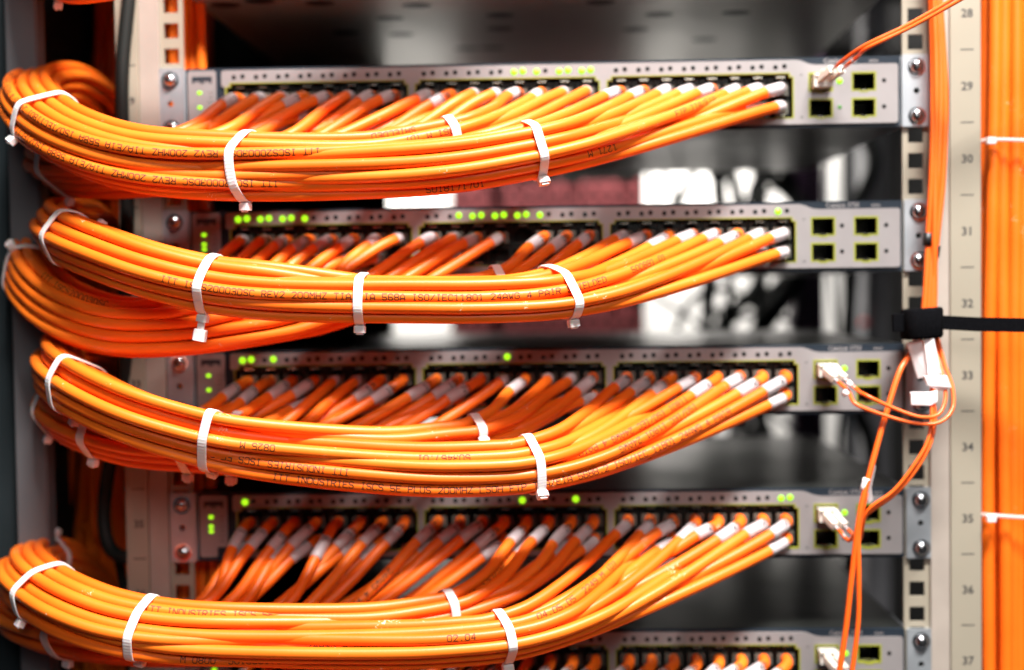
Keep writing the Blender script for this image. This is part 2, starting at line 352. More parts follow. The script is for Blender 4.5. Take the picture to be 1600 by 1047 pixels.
    # jack blocks: each socket a frame of its own
    for c in range(24):
        for z, fl in ((ZT, 1), (ZB, -1)):
            shared('port', 'port%d' % fl, lambda: MB().plate([(-6.7, -6.2), (6.7, -6.2), (6.7, 6.2), (-6.7, 6.2)],
                [[(-5.8, -4.6*fl), (5.8, -4.6*fl), (5.8, 3.2*fl), (3.1, 3.2*fl), (3.1, 5.0*fl), (-3.1, 5.0*fl), (-3.1, 3.2*fl), (-5.8, 3.2*fl)]], 0, 12), SOCKET, root, (col_x(c), 4.6, z))
        for z in (-11.9, -37.0+1.6):
            shared('contact_spring', 'spring', lambda: MB().box(-3.0, 3.0, -1.2, 1.5, -.75, .75, .5), SPRING, root, (col_x(c)+.6, 1.6, z))
    MB().box(-200, 164, 15.4, 17, -38.5, -9).build('jack_backplate', SOCKET, root)
    # four module cages
    for a, x in enumerate(SX):
        for bq, z in enumerate(SZ):
            w = MB().box(x-6.6, x+6.6, 22, 23, z-5.6, z+5).build('module_cage', BLACK, root)
            MB().box(x-5.0, x+5.0, 3.2, 20, z-4.9, z-4.5).build('cage_latch', SPRING, w)
            lx = x+11.6 if a == 0 else x+12.4
            on = a == 0 and bq == 0 and k != 1
            if on: shared('led', 'sled_on', lambda: MB().disc((0, 0), 1.9, 0, -.2, 14, .7), LEDON, root, (lx, -1.28, z+.4))
            else: shared('led', 'sled_dim' if (a == 0 and k == 0) else 'sled_off', lambda: MB().disc((0, 0), 1.35, 0, -.12, 12, .2), LEDOFF if not (a == 0 and k == 0) else LEDDIM, root, (lx, -1.28, z+.4))
    flat_text('model_lettering', 'Catalyst 3750', 4.3, 175.6, -2.6, -.1, SILVER, root, 'LEFT', .86, .04)
    flat_text('series_lettering', 'SERIES', 2.2, 203.4, -3.0, -.1, SILVER, root, 'LEFT', .95, .03)
    flat_text('port_number', '47', 2.0, 156.2+5.6, -11.2, -1.36, BLACKINK, root); flat_text('port_number', '48', 2.0, 161.8, -37.2, -1.36, BLACKINK, root)
    # mounting ears
    for sgn in (-1, 1):
        xa, xb = (sgn*223.2, sgn*239.5)
        x0, x1 = min(xa, xb), max(xa, xb); xm = (x0+x1)/2+sgn*.6
        ear = MB().plate(rrect(x0, x1, -43.9, .3, 1), [circ(xm, -22, 1.9)], -2.4, -.05).build('mounting_ear', ZINC, root); fixn(ear.data)
        MB().box(sgn*222.6, sgn*224.6, .2, 40, -43.3, -.6).build('ear_flange', ZINC, ear)
        screw(ear, xm, -7.5, .4+k); screw(ear, xm+.3, -37.6, 1.1+k*.7)
    return root
SW = [make_switch(k) for k in range(5)]
# ------------------------------------------------------------------ rack rails
def rail(side):
    n0, n1 = 26, 39
    zc = lambda n: -20.03-44.45*(n-29)
    ztop, zbot = zc(n0)+22, zc(n1)-22
    root = empty('rack_rail', (0, 0, zbot))
    if side > 0: xs = [222.6, 238.6, 250.5, 269.5]; lx = 261.0; tag(root, 'beige right rack rail with square holes and black numbers 28 to 37', 'rack rail', 'vertical rack rails')
    else: xs = [-225.0, -239.8, -252.5, -267.0]; lx = -258.5; tag(root, 'beige left rack rail with square holes, half hidden by cable loops', 'rack rail', 'vertical rack rails')
    off = -zbot
    x0, x1 = sorted(xs[:2]); xc = (x0+x1)/2+side*.1
    hz = [zc(n)+d for n in range(n0, n1+1) for d in (-15.875, 0, 15.875)]
    fl = MB(); fl.box(x0, xc-4.7, .05, 2.3, zbot+off, ztop+off); fl.box(xc+4.7, x1, .05, 2.3, zbot+off, ztop+off)
    zz = sorted(hz); edges = [zbot]+[e for z in zz for e in (z-4.7, z+4.7)]+[ztop]
    for a, b in zip(edges[::2], edges[1::2]): fl.box(xc-4.7, xc+4.7, .06, 2.29, a+off, b+off)
    fl.build('perforated_flange', BEIGE, root)
    a, c = sorted((xs[1], xs[2])); MB().box(a+.02, c-.02, -2.5, .6, zbot+off, ztop+off, .5).build('rail_rib', BEIGE_IN, root)
    a, c = sorted((xs[2], xs[3])); MB().box(a, c, -4.0, -1.6, zbot+off, ztop+off, .6).build('number_strip', BEIGE, root)
    MB().box(xs[3]-side*1.2, xs[3], -1.5, 38, zbot+off, ztop+off).build('side_web', BEIGE, root)
    for n in range(n0, n1+1):
        flat_text('printed_number', str(n), 7.2 if side > 0 else 6.6, lx, zc(n)+off, -4.06, BLACKINK, root, thick=.16)
        MB().box(lx-4.0, lx+4.0, -4.06, -4.0, zc(n)+22.2+off, zc(n)+22.9+off).build('printed_tick', BLACKINK, root)
    return root
rail(1); rail(-1)
# ------------------------------------------------------------------ cables
CR = 3.42
def layout(n, seed):
    r = np.random.default_rng(seed); p = CR*2*1.02; best = None
    off = r.uniform(-.5, .5, 2)*p; pts = []
    for i in range(-6, 7):
        for j in range(-6, 7): pts.append((p*(i+.5*(j % 2))+off[0], p*.866*j+off[1]))
    pts = np.array(pts); a = r.uniform(0, 1); R = np.array([[math.cos(a), -math.sin(a)], [math.sin(a), math.cos(a)]]); pts = pts@R
    pts = pts[np.argsort((pts**2).sum(1))][:n]; pts -= pts.mean(0)
    return pts   # (up, side)
class Chain:
    def __init__(s, right, common, base=None, mean=(0, 0), wlen=260):
        if base is None:
            s.P = catmull(np.array([at(x, y, -f) for x, y, f in common]), 11.0); s.w = np.ones(len(s.P))
        else:      # sub-strand: its own way in from the ports, then its place in the common bundle
            R = np.array([at(x, y, -f) for x, y, f in right]); Q = base.P+base.A*mean[0]+base.B*mean[1]
            k0 = 5; s.P = catmull(np.vstack([R, Q[k0::3], Q[-1:]]), 11.0)
            d = np.concatenate([[0], np.cumsum(np.linalg.norm(np.diff(s.P, axis=0), axis=1))])
            j = int(np.argmin(np.linalg.norm(s.P-Q[k0], axis=1)))
            s.w = np.clip((d-(d[j]-wlen*.6))/wlen, 0, 1); s.w = s.w*s.w*(3-2*s.w)
        s.T, s.A, s.B = frames(s.P)
        s.s = np.concatenate([[0], np.cumsum(np.linalg.norm(np.diff(s.P, axis=0), axis=1))])
        s.px = np.array([proj(p)[0] for p in s.P])
    def index(s, px):
        for i in range(len(s.px)):
            if s.px[i] <= px: return i
        return len(s.px)-1
CABLES = []   # dict(path, switch, obj)
def spread(chain, i, L0, L1):
    return L0*(1-chain.w[i])+L1*chain.w[i]
def run_cable(k, c, row, chain, L0, L1, merge, tail_scatter):
    merge = merge+rng.uniform(-45, 35)
    X = col_x(c)+DX[k]; Z = (ZT if row == 0 else ZB)-88.9*k+DZ[k]
    Z += -1.5 if row == 0 else .5
    i0 = chain.index(merge); ph = rng.uniform(0, 6.28, 4); pts = []
    n = len(chain.P)
    for i in range(i0, n):
        q = spread(chain, i, L0, L1)
        wob = .55 if i < n*0.6 else .9
        q = q+wob*.65*np.array([math.sin(chain.s[i]/47+ph[0])+.5*math.sin(chain.s[i]/23+ph[1]), math.sin(chain.s[i]/53+ph[2])+.5*math.sin(chain.s[i]/27+ph[3])])*.7
        e = max(0, (i-(n-26))/26.)   # the far tails spread out in the side duct
        pts.append(chain.P[i]+chain.A[i]*q[0]+chain.B[i]*q[1]+tail_scatter*e)
    M = pts[0]; tm = unit(pts[1]-pts[0]) if len(pts) > 1 else chain.T[i0]
    P0 = np.array([X, 9.0, Z]); P1 = np.array([X, 0.0, Z]); P2 = np.array([X-rng.uniform(.3, 1.3), -9.0, Z-rng.uniform(.4, 1.2)])
    D = np.linalg.norm(M-P2); out = unit([-.75+rng.uniform(-.45, .3), -1, (-.30 if row == 0 else -.1)+rng.uniform(-.15, .2)])*min(D*.6, 52)*rng.uniform(.8, 1.15); t1 = tm*min(D*.95, 150)
    mid = []
    nseg = max(3, int(D/22))
    for q in range(1, nseg):
        t = q/nseg; mid.append((2*t**3-3*t**2+1)*P2+(t**3-2*t**2+t)*out+(-2*t**3+3*t**2)*M+(t**3-t**2)*t1)
    path = catmull(np.array([P0, P1, P2]+mid+pts), 4.6)
    return dict(path=path, k=k, c=c, row=row)
def S_(*a): return list(a)
TAIL = lambda x, y: [(x, y, -88), (x+12, y+70, -118), (x+14, y+220, -128), (x+16, y+420, -130)]
B = {
 0: dict(F=[(1140, 160, 26), (1040, 188, 46), (930, 216, 68), (835, 236, 84), (720, 256, 91), (600, 266, 93)],
         T=[(890, 158, 38), (820, 180, 54), (730, 205, 62), (650, 222, 70), (570, 234, 80)],
         Cc=[(470, 262, 93), (395, 260, 94), (300, 257, 94), (200, 246, 92), (120, 220, 82), (60, 180, 58), (46, 149, 28), (72, 138, -8), (120, 146, -44)], Ct=TAIL(162, 200),
         R=[(720, 225, 30), (620, 232, 40), (520, 238, 48), (400, 240, 52), (290, 248, 52), (190, 256, 50), (120, 256, 42), (80, 250, 16), (92, 236, -18), (130, 236, -48)], Rt=TAIL(168, 262)),
 1: dict(F=[(1140, 385, 26), (1040, 420, 50), (960, 440, 68), (880, 460, 84), (760, 468, 92), (650, 468, 94)],
         T=[(920, 400, 36), (860, 425, 48), (780, 440, 58), (690, 448, 68), (620, 452, 78)],
         Cc=[(565, 462, 95), (450, 458, 96), (330, 445, 96), (240, 424, 94), (165, 398, 86), (110, 375, 66), (88, 357, 36), (104, 350, 0), (140, 352, -38)], Ct=TAIL(168, 390),
         R=[(760, 430, 30), (650, 447, 42), (520, 470, 50), (400, 492, 54), (280, 508, 56), (180, 508, 56), (105, 484, 48), (58, 446, 28), (48, 408, -4), (84, 384, -38)], Rt=TAIL(140, 420)),
 2: dict(F=[(1150, 625, 26), (1050, 668, 48), (940, 702, 70), (830, 727, 86), (720, 734, 92), (620, 732, 94)],
         T=[(900, 625, 38), (840, 652, 50), (770, 672, 60), (690, 682, 68), (600, 690, 80)],
         Cc=[(500, 708, 95), (420, 702, 96), (340, 690, 96), (250, 664, 95), (180, 638, 90), (122, 606, 74), (92, 580, 44), (98, 564, 8), (134, 562, -32)], Ct=TAIL(160, 600),
         R=[(720, 660, 28), (600, 680, 40), (500, 692, 48), (400, 698, 52), (300, 692, 54), (210, 684, 54), (140, 664, 48), (98, 640, 26), (100, 616, -8), (134, 606, -42)], Rt=TAIL(166, 640)),
 3: dict(F=[(1150, 845, 26), (1060, 895, 46), (950, 945, 68), (815, 990, 86), (700, 1004, 92), (600, 1008, 94)],
         T=[(880, 868, 38), (800, 915, 52), (727, 942, 62), (650, 958, 70), (570, 968, 80)],
         Cc=[(480, 1000, 95), (400, 998, 96), (310, 990, 96), (225, 982, 95), (150, 962, 91), (90, 934, 78), (50, 902, 48), (50, 884, 12), (88, 882, -28)], Ct=TAIL(130, 920),
         R=[(700, 920, 26), (600, 950, 38), (500, 968, 46), (400, 985, 50), (300, 996, 52), (200, 994, 54), (110, 984, 50), (46, 966, 32), (30, 944, 0), (70, 930, -36)], Rt=TAIL(120, 970)),
 4: dict(F=[(1150, 1075, 26), (1060, 1130, 46), (950, 1180, 68), (815, 1216, 86), (700, 1230, 92), (600, 1232, 94)],
         T=[(880, 1095, 38), (800, 1142, 52), (727, 1168, 62), (650, 1184, 70), (570, 1194, 80)],
         Cc=[(480, 1226, 95), (400, 1224, 96), (310, 1216, 96), (225, 1208, 95)], Ct=[(120, 1200, 80)],
         R=[(700, 1146, 26), (600, 1176, 38), (500, 1194, 46), (400, 1211, 50), (300, 1222, 52), (200, 1220, 54)], Rt=[(110, 1210, 50)]),
}
CH = {}
def lower_used(c): return c % 3 != 1 or c == 22
for k in range(5):
    d = B[k]
    rows = (0, 1) if k < 4 else (0,)
    skip = {1: {(12, 1), (13, 1), (14, 1), (15, 1), (11, 1), (12, 0)}, 2: {(12, 1), (11, 1), (13, 1)}}.get(k, set())
    sets = {q: [(c, r) for c in rg for r in rows if (r == 0 or lower_used(c)) and (c, r) not in skip] for q, rg in (('F', range(16, 24)), ('T', range(12, 16)), ('R', range(0, 12)))}
    def lay(n, seed):
        L = layout(n, seed); return L[np.argsort(-L[:, 0])]
    nF, nT, nR = len(sets['F']), len(sets['T']), len(sets['R'])
    LC = lay(nF+nT, 30+k); LF, LT, LR = lay(nF, 10+k), lay(nT, 20+k), lay(nR, 40+k)
    topC, lowC = LC[:nT], LC[nT:]
    CH[k, 'C'] = Chain(None, d['Cc']+d['Ct']); CH[k, 'R'] = Chain(None, d['R']+d['Rt'])
    CH[k, 'F'] = Chain(d['F'], None, CH[k, 'C'], lowC.mean(0)); CH[k, 'T'] = Chain(d['T'], None, CH[k, 'C'], topC.mean(0))
    sc = lambda: np.array([rng.uniform(-26, 34), rng.uniform(-14, 34), rng.uniform(-10, 10)])
    px0 = lambda c: proj((col_x(c), 0, 0))[0]
    for q, L0, L1, mg in (('F', LF, lowC-lowC.mean(0), lambda c: px0(c)-150-24*(c-16)), ('T', LT, topC-topC.mean(0), lambda c: px0(c)-78-14*(c-12)),
                          ('R', LR, LR, lambda c: px0(c)-(95+15*c if k < 2 else 80+15*c))):
        L1 = L1[np.argsort(-L1[:, 0])]
        for i, (c, r) in enumerate(sets[q]):
            cb = run_cable(k, c, r, CH[k, q], L0[i], L1[i], mg(c), sc()); cb['chain'] = CH[k, q]; CABLES.append(cb)
B5 = [(760, -150, 60), (620, -118, 70), (500, -92, 78), (395, -80, 80), (290, -70, 80), (200, -62, 76), (130, -50, 64), (92, -52, 40), (84, -72, 6), (120, -82, -36)]  # bundles above the rows; the unseen upper one added to shade the duct
for q, (dy, df, nm, n_) in enumerate(((0, 0, 'front', 20), (-70, 10, 'upper', 20))):
    chx = Chain(None, [(x+(10 if q == 0 else -30), y+dy, f+df) for x, y, f in B5]+[(x, y, f-60) for x, y, f in TAIL(172, -40+dy)]); LX = layout(n_, 77+q); CH[9+q, 'R'] = chx
    for i in range(n_):
        ph = rng.uniform(0, 6.28, 2); P = np.array([chx.P[j]+chx.A[j]*(LX[i, 0]+.5*math.sin(chx.s[j]/45+ph[0]))+chx.B[j]*(LX[i, 1]+.5*math.sin(chx.s[j]/50+ph[1]))+np.array([(i-10)*2.5, (i % 5)*6, 0])*max(0, (j-(len(chx.P)-26))/26.) for j in range(len(chx.P))])
        CABLES.append(dict(path=catmull(P, 6), k=9+q, c=i, row=0, chain=chx))
def arclen(P): return np.concatenate([[0], np.cumsum(np.linalg.norm(np.diff(P, axis=0), axis=1))])
# sag: lowest rows of the upper switches reach exactly their slots; build meshes
for cb in CABLES:
    P = cb['path']; k, c, row = cb['k'], cb['c'], cb['row']
    s = arclen(P); T, A, Bn = frames(P); cb.update(s=s, T=T, A=A, B=Bn)
    mb = MB().tube(P, CR, 16); o = mb.build('network_cable', ORANGE[int(rng.integers(3))]); cb['obj'] = o
    if k >= 9:
        tag(o, 'orange cable bending over the top left corner, partly unseen, also added for shade', 'network cable', 'cables of the bundle above the frame'); continue
    num = 2*c+1+row
    lab = 'orange network cable in %s %s port from the left of %s switch' % (ORD[c], 'upper' if row == 0 else 'lower', SWN[k])
    tag(o, lab, 'network cable', 'orange network cables of the switches')
    # white numbered sleeve
    a0 = rng.uniform(19, 30) if row == 0 else rng.uniform(16, 24); ln = rng.uniform(11, 17)
    if k < 2: a0 -= 5; ln *= .72 if c < 16 else 1.0
    if k < 3 and c < 16 and rng.uniform() < .28: a0 = rng.uniform(9, 13); ln = rng.uniform(7, 10)
    sv = np.linspace(a0, a0+ln, 9); q = np.stack([np.interp(sv, s, P[:, a_]) for a_ in range(3)], 1); mbs = MB().tube(q, CR+.38, 14)
    so = mbs.build('label_sleeve', SLEEVE, o)
    def facing(P, T, A, Bn):
        def f(i):
            v = unit(EYE-P[i]); return math.atan2(v@Bn[i], v@A[i])
        return f
    cb['face'] = facing(P, T, A, Bn)
    if row == 0:
        wrap_text(P, T, A, Bn, s, CR+.38, a0+ln*.25, str(num), 3.4, 3.2, .55, cb['face'], False, 'printed_number', BLACKINK, so)
    Z = P[0][2]; X = P[0][0]
    MB().box(X-5.6, X+5.6, 1.2, 14, Z-4.1, Z+3.6, .5).build('plug', PLUG, o)
# printed lettering on the jackets: (px, py, text, upside down)
ITT = 'ITT INDUSTRIES ISCS 5E PLUS 200MHZ LSOH FTP TIA/EIA 568B.2 ISO/IEC 11801 24AWG 4 PAIR'
REV = 'ITT ISCS20003DSC REV2 200MHZ TIA/EIA 568A ISO/IEC11801 24AWG 4 PAIR SHIELDED'
PR = [(0, 502, 238, REV, True, .9), (0, 440, 284, REV, True, .9), (0, 640, 196, 'SHIELDED', True, .6), (0, 710, 198, '6961 M (D)', True, .6), (0, 670, 298, '5018171701', False, .7),
      (0, 958, 248, '1271 M', True, .7), (0, 1050, 180, 'FTP TIA/EIA', False, .5),
      (1, 262, 428, REV, False, .7), (1, 982, 412, '500881.01', False, .6), (1, 75, 425, 'ITT ISCS20003DSC', False, .5),
      (2, 428, 742, ITT, False, 1.), (2, 545, 735, ITT, True, 1.), (2, 735, 715, '503467.01', True, .7), (2, 552, 710, '04.05.05', True, .7), (2, 432, 697, '0825 M', True, .7),
      (2, 705, 762, ITT[:36], False, .8), (2, 1065, 615, '11801 ISO/IEC 24AWG 4 PAIR', True, .7), (2, 1080, 640, 'ISO/IEC 11801 24AWG', True, .6),
      (3, 230, 945, ITT, False, .9), (3, 830, 962, '04.05.05  2249 M (D)', False, .7), (3, 290, 1030, 'M 0800  5018901.57', False, .7), (3, 600, 880, '24AWG 4 PAIR', True, .7), (3, 700, 985, '02.04', False, .6),
      (3, 480, 1010, '24AWG 4 PAIR', False, .7)]
used = {}
PROJ = {}
def projN(P):
    d = P-EYE; z = d@F_; return np.stack([800+FPX*(d@R_)/z, 523.5-FPX*(d@U_)/z, z], 1)
for ci, cb in enumerate(CABLES): PROJ[ci] = projN(cb['path'])
for (k, px, py, txt, flip, hh) in PR:
    best = None
    for ci, cb in enumerate(CABLES):
        if cb['k'] != k: continue
        Q = PROJ[ci]; j = np.argmin((Q[:, 0]-px)**2+(Q[:, 1]-py)**2); dd = math.hypot(Q[j, 0]-px, Q[j, 1]-py)
        cost = dd*1.0+Q[j, 2]*.9+(40 if any(abs(u-px) < 300 for u in used.get(ci, [])) else 0)
        if dd < 26 and (best is None or cost < best[0]): best = (cost, ci, j)
    if best is None: continue
    _, ci, j = best; cb = CABLES[ci]; used.setdefault(ci, []).append(px)
    s0 = cb['s'][j]; h = 3.7; adv = 3.3
    # the cable runs right to left; text that reads left to right starts at px and runs against it
    wrap_text(cb['path'], cb['T'], cb['A'], cb['B'], cb['s'], CR, s0, txt, h*(.85+.15*hh), adv, .40+.12*hh, cb['face'], flip, 'printed_lettering', INK, cb['obj'])
# ------------------------------------------------------------------ zip ties
def zip_tie(chain, members, px, label, idx=None, head=200., lim=27, tilt=0., lean=None, w=5.1, tailn=0, group='white zip ties on the cable loops', name='zip_tie'):
    i = chain.index(px) if idx is None else idx
    c, T, A, Bn = chain.P[i], chain.T[i], chain.A[i], chain.B[i]
    pts = []
    for cb in members:
        P = cb['path']; d = (P-c)@T; near = np.where((np.abs(d) < 9) & (np.linalg.norm(P-c, axis=1) < 60))[0]
        if len(near):
            j = near[np.argmin(np.abs(d[near]))]; q = P[j]-c
            if math.hypot(q@A, q@Bn) < lim: pts.append(((q@A), (q@Bn)))
    if len(pts) < 3: return None
    pts = np.array(pts); ring = []
    for t in np.linspace(0, 2*math.pi, 56, endpoint=False):
        dr = np.array([math.cos(t), math.sin(t)]); b = pts[np.argmax(pts@dr)]+dr*(CR+.55); ring.append(b)
    ring = np.array(ring)
    if lean is None: lean = 3.4*(1 if px < 600 else -1)
    seg = np.concatenate([[0], np.cumsum(np.linalg.norm(np.diff(np.vstack([ring, ring[:1]]), axis=0), axis=1))]); tt = np.linspace(0, seg[-1], 113)[:-1]
    rr = np.vstack([ring, ring[:1]]); ring = np.stack([np.interp(tt, seg, rr[:, 0]), np.interp(tt, seg, rr[:, 1])], 1)
    for _ in range(14): ring = ring*.5+(np.roll(ring, 1, 0)+np.roll(ring, -1, 0))*.25
    ring = ring+(ring-ring.mean(0))/np.linalg.norm(ring-ring.mean(0), axis=1)[:, None]*.45; out = []
    for n_, q in enumerate(ring): out.append(c+A*q[0]+Bn*q[1]+T*tilt*(n_ and math.sin(2*math.pi*n_/112))*1.0-T*lean*q[1]/17.)
    out = np.array(out); n = len(out); V = []; Fc = []
    for j in range(n):
        tg = unit(out[(j+1) % n]-out[j-1]); wd = unit(T-tg*(T@tg)); nr = unit(np.cross(tg, wd)); 
        if nr@(out[j]-c) < 0: nr = -nr
        for a, b in ((-.5, -.45), (.5, -.45), (.5, .25), (.36, .5-.07*(j % 2)), (-.36, .5-.07*(j % 2)), (-.5, .25)): V.append(out[j]+wd*a*w+nr*b*1.0)
    for j in range(n):
        for q in range(6): Fc.append((j*6+q, j*6+(q+1) % 6, ((j+1) % n)*6+(q+1) % 6, ((j+1) % n)*6+q))
    o = MB().add(V, Fc).build(name, NYLON); fixn(o.data)
    tag(o, label, 'zip tie', group)
    # head block and cut tail
    want = math.radians(head); dv = unit(U_*math.cos(want)+R_*math.sin(want)); j = int(np.argmax((out-c)@dv))
    tg = unit(out[(j+1) % n]-out[j-1]); wd = unit(T-tg*(T@tg)); nr = unit(np.cross(tg, wd)); nr = nr if nr@(out[j]-c) > 0 else -nr
    hd = MB().obox(out[j]+nr*2.6, tg, nr, wd, 2.5, 2.1, 3.2, .8).build('tie_head', NYLON, o); fixn(hd.data)
    tl = MB().obox(out[j]+nr*4.8+tg*.6, tg, nr, wd, .5, .9+tailn*.9, w*.40).build('cut_tail', NYLON, o)
    if tailn: MB().obox(out[j]+nr*(8.6+tailn), tg, nr, wd, 2.4, 3.3, 3.6, .8).build('second_head', NYLON, o)
    return o
def mem(k, kinds): return [cb for cb in CABLES if cb['k'] == k and any(cb['chain'] is CH[k, q] for q in kinds)]
def idx_at(ch, x, y): return int(np.argmin(((np.array([proj(p) for p in ch.P])-np.array([x, y]))**2).sum(1)))
def TI(k, kind, x, label, head, xy=None, tilt=0, **kw):
    ch = CH[k, kind]; i = idx_at(ch, *xy) if xy else None
    grp = ('F', 'T') if (kind == 'F' and x < 600) else (kind,)
    zip_tie(ch, mem(k, grp), x, label, i, head, tilt=tilt, **kw)
zip_tie(CH[9, 'R'], [cb for cb in CABLES if cb['k'] == 9], 0, 'pinkish zip tie head in the top left corner of the photo', idx_at(CH[9, 'R'], 100, -48), 190)
TI(0, 'F', 404, 'white zip tie round the middle of the top cable loop, square head hanging below', 170, tilt=-4)
TI(0, 'F', 838, 'white zip tie on the right half of the top cable bundle, below the ports', 110, tilt=-2)
TI(0, 'F', 60, 'white zip tie on the left bend of top cable loop, head at photo edge', 235, (66, 186))
TI(0, 'T', 728, 'short white zip tie peeping above the top bundle, left of the larger tie', 100)
TI(0, 'R', 400, 'white zip tie nearly hidden behind the top bundle, only its top showing', 160, lim=17)
TI(0, 'R', 100, 'shaded zip tie on the dark rear loop under the top cable loop', 185, (105, 255))
TI(1, 'F', 334, 'white zip tie with a second head hanging far below the second cable loop', 172, tailn=3.6)
TI(1, 'F', 566, 'upright white zip tie across the middle of the second cable bundle', 165, lean=.5)
TI(1, 'F', 880, 'white zip tie at the right of the second bundle, hexagonal head below', 172)
TI(1, 'T', 782, 'tiny arc of zip tie just left of the right tie on second bundle', 170, lim=17)
TI(1, 'F', 75, 'white zip tie on the left bend of the second front loop', 60, (105, 373))
TI(1, 'R', 20, 'white zip tie on the big rear loop at the left photo edge, second switch', 330, (50, 424))
TI(2, 'F', 340, 'white zip tie on the third cable bundle beside the printed lettering, left half', 120)
TI(2, 'F', 830, 'white zip tie at the right of the third bundle over the printed lettering', 110)
TI(2, 'F', 110, 'white zip tie on the left bend of the third loop, small cube head below', 195, (128, 610))
TI(2, 'T', 768, 'pinkish zip tie on the upper strand of the third bundle', 100)
TI(2, 'R', 160, 'white zip tie with hexagonal head under the third loop, above the black cable', 180, (165, 672))
TI(2, 'R', 320, 'pink zip tie head under the third bundle, just left of the larger tie foot', 180)
TI(2, 'R', 398, 'pink zip tie head under the third bundle, above the fourth switch lights', 180)
TI(2, 'R', 60, 'shaded zip tie at the far left of the third rear loop', 210, (100, 640))
TI(3, 'F', 225, 'white zip tie on the lowest bundle, below the rail number 36', 150, lean=3)
TI(3, 'F', 812, 'white zip tie at the right of the lowest bundle, small head below', 180)
TI(3, 'F', 60, 'white zip tie on the left bend of the lowest loop, cube head below', 210, (78, 926))
TI(3, 'T', 725, 'white zip tie on the upper strand of the lowest bundle, beside printed letters', 100)
TI(3, 'F', 50, 'pale zip tie over the top of the lowest loop at its far left', 20, (66, 882))
TI(3, 'R', 100, 'white zip tie on the shaded rear loop in the bottom left corner', 180, (115, 985))
# ------------------------------------------------------------------ vertical cable runs
def vrun(name, n, x0, x1, y0, y1, pyA, pyB, material, r, labelf, group, cat='network cable', amp=4, lean=0, seed=1, order=None):
    g = np.random.default_rng(seed); out = []
    for i in range(n):
        x = x0+(x1-x0)*(i+.5)/n if order is None else order[i][0]; y = g.uniform(y0, y1) if order is None else order[i][1]
        zs = np.linspace(120, -620, 14); ph = g.uniform(0, 6.3, 3)
        P = [(x+amp*math.sin(z/150+ph[0])*.5+lean*(-z/740.)+amp*.3*math.sin(z/70+ph[1]), y+amp*.6*math.sin(z/130+ph[2]), z) for z in zs]
        o = MB().tube(catmull(np.array(P), 9), r, 12).build(name, material); tag(o, labelf(i), cat, group); out.append(o)
    return out
od = []
for i in range(9): od.append((279.0+i*6.9+random.uniform(-.8, .8), 6+random.uniform(-3, 5)))
for i in range(9): od.append((279.5+i*6.9+random.uniform(-.8, .8), 17+random.uniform(-3, 3)))
vrun('network_cable', 18, 0, 0, 0, 0, 0, 0, ORANGE[2], 4.0, lambda i: 'orange cable in the thick vertical run right of the rail, %s %s' % (ORD[i % 9], 'in front' if i < 9 else 'in the row behind'), 'vertical cables right of the rail', amp=2.6, lean=-3, seed=3, order=od)
od = [(-336+i*6.6+random.uniform(-1.5, 1.5), 160+random.uniform(-8, 30)) for i in range(13)]+[(-339+i*7.3+random.uniform(-1.5, 1.5), 205+random.uniform(-8, 20)) for i in range(11)]
vrun('network_cable', 24, 0, 0, 0, 0, 0, 0, ORANGE_SHADED, 3.1, lambda i: 'dark shaded orange cable hanging in the left side duct, %s counted left to right' % ORD[i], 'vertical cables in the dark left duct', amp=5, seed=4, order=od)
od = [(-246+i*6.5, 26+random.uniform(-2, 3)) for i in range(5)]
vrun('network_cable', 5, 0, 0, 0, 0, 0, 0, ORANGE[0], 3.1, lambda i: 'orange cable seen through the square holes of the left rail, %s from the left' % ORD[i], 'vertical cables behind the left rail', amp=1, seed=5, order=od)
for n_, yy in enumerate((222, 808)):
    a = at(1524, yy, -3)
    pts = []
    for t in np.linspace(0, 2*math.pi, 40): pts.append((304+35*np.sign(math.cos(t))*abs(math.cos(t))**.55, 10+17*np.sign(math.sin(t))*abs(math.sin(t))**.6, a[2]+1.2*math.sin(t*2)))
    T_, A_, B_ = frames(np.array(pts)); P = np.array(pts)
    o = MB().tube(P, 1.2, 8, False, .4).build('zip_tie', NYLON_CLEAR)
    tag(o, ['translucent zip tie round the right vertical cables, level with the top switch', 'translucent zip tie round the right vertical cables, beside rack number 35'][n_], 'zip tie', 'zip ties on the right vertical run')
    hx = at(1550, yy, -10); MB().obox((hx[0], -8.5, a[2]), (1, 0, 0), (0, 1, 0), (0, 0, 1), 2.8, 1.8, 2.2, .6).build('tie_head', NYLON, o)
def cable_px(name, pts, r, material, label, cat, group=None, sides=12):
    P = catmull(np.array([at(x, y, -f) for x, y, f in pts]), 4); o = MB().tube(P, r, sides).build(name, material); tag(o, label, cat, group); return o, P
cable_px('power_cable', [(212, -120, 2), (201, 0, 6), (191, 110, 9), (192, 220, 9), (199, 330, 8), (195, 440, 6), (196, 560, 4), (188, 660, -4), (168, 745, -14), (163, 820, -14), (176, 862, -8), (212, 874, -2), (262, 880, -12)], 4.3, BLKCABLE,
         'black power cable running down the left rail behind the orange loops', 'power cable')
cable_px('power_cable', [(182, 860, -22), (190, 900, -30), (200, 960, -30), (206, 1100, -30)], 3.0, BLKCABLE, 'thin black cable behind the left rail near rack number 36', 'power cable')
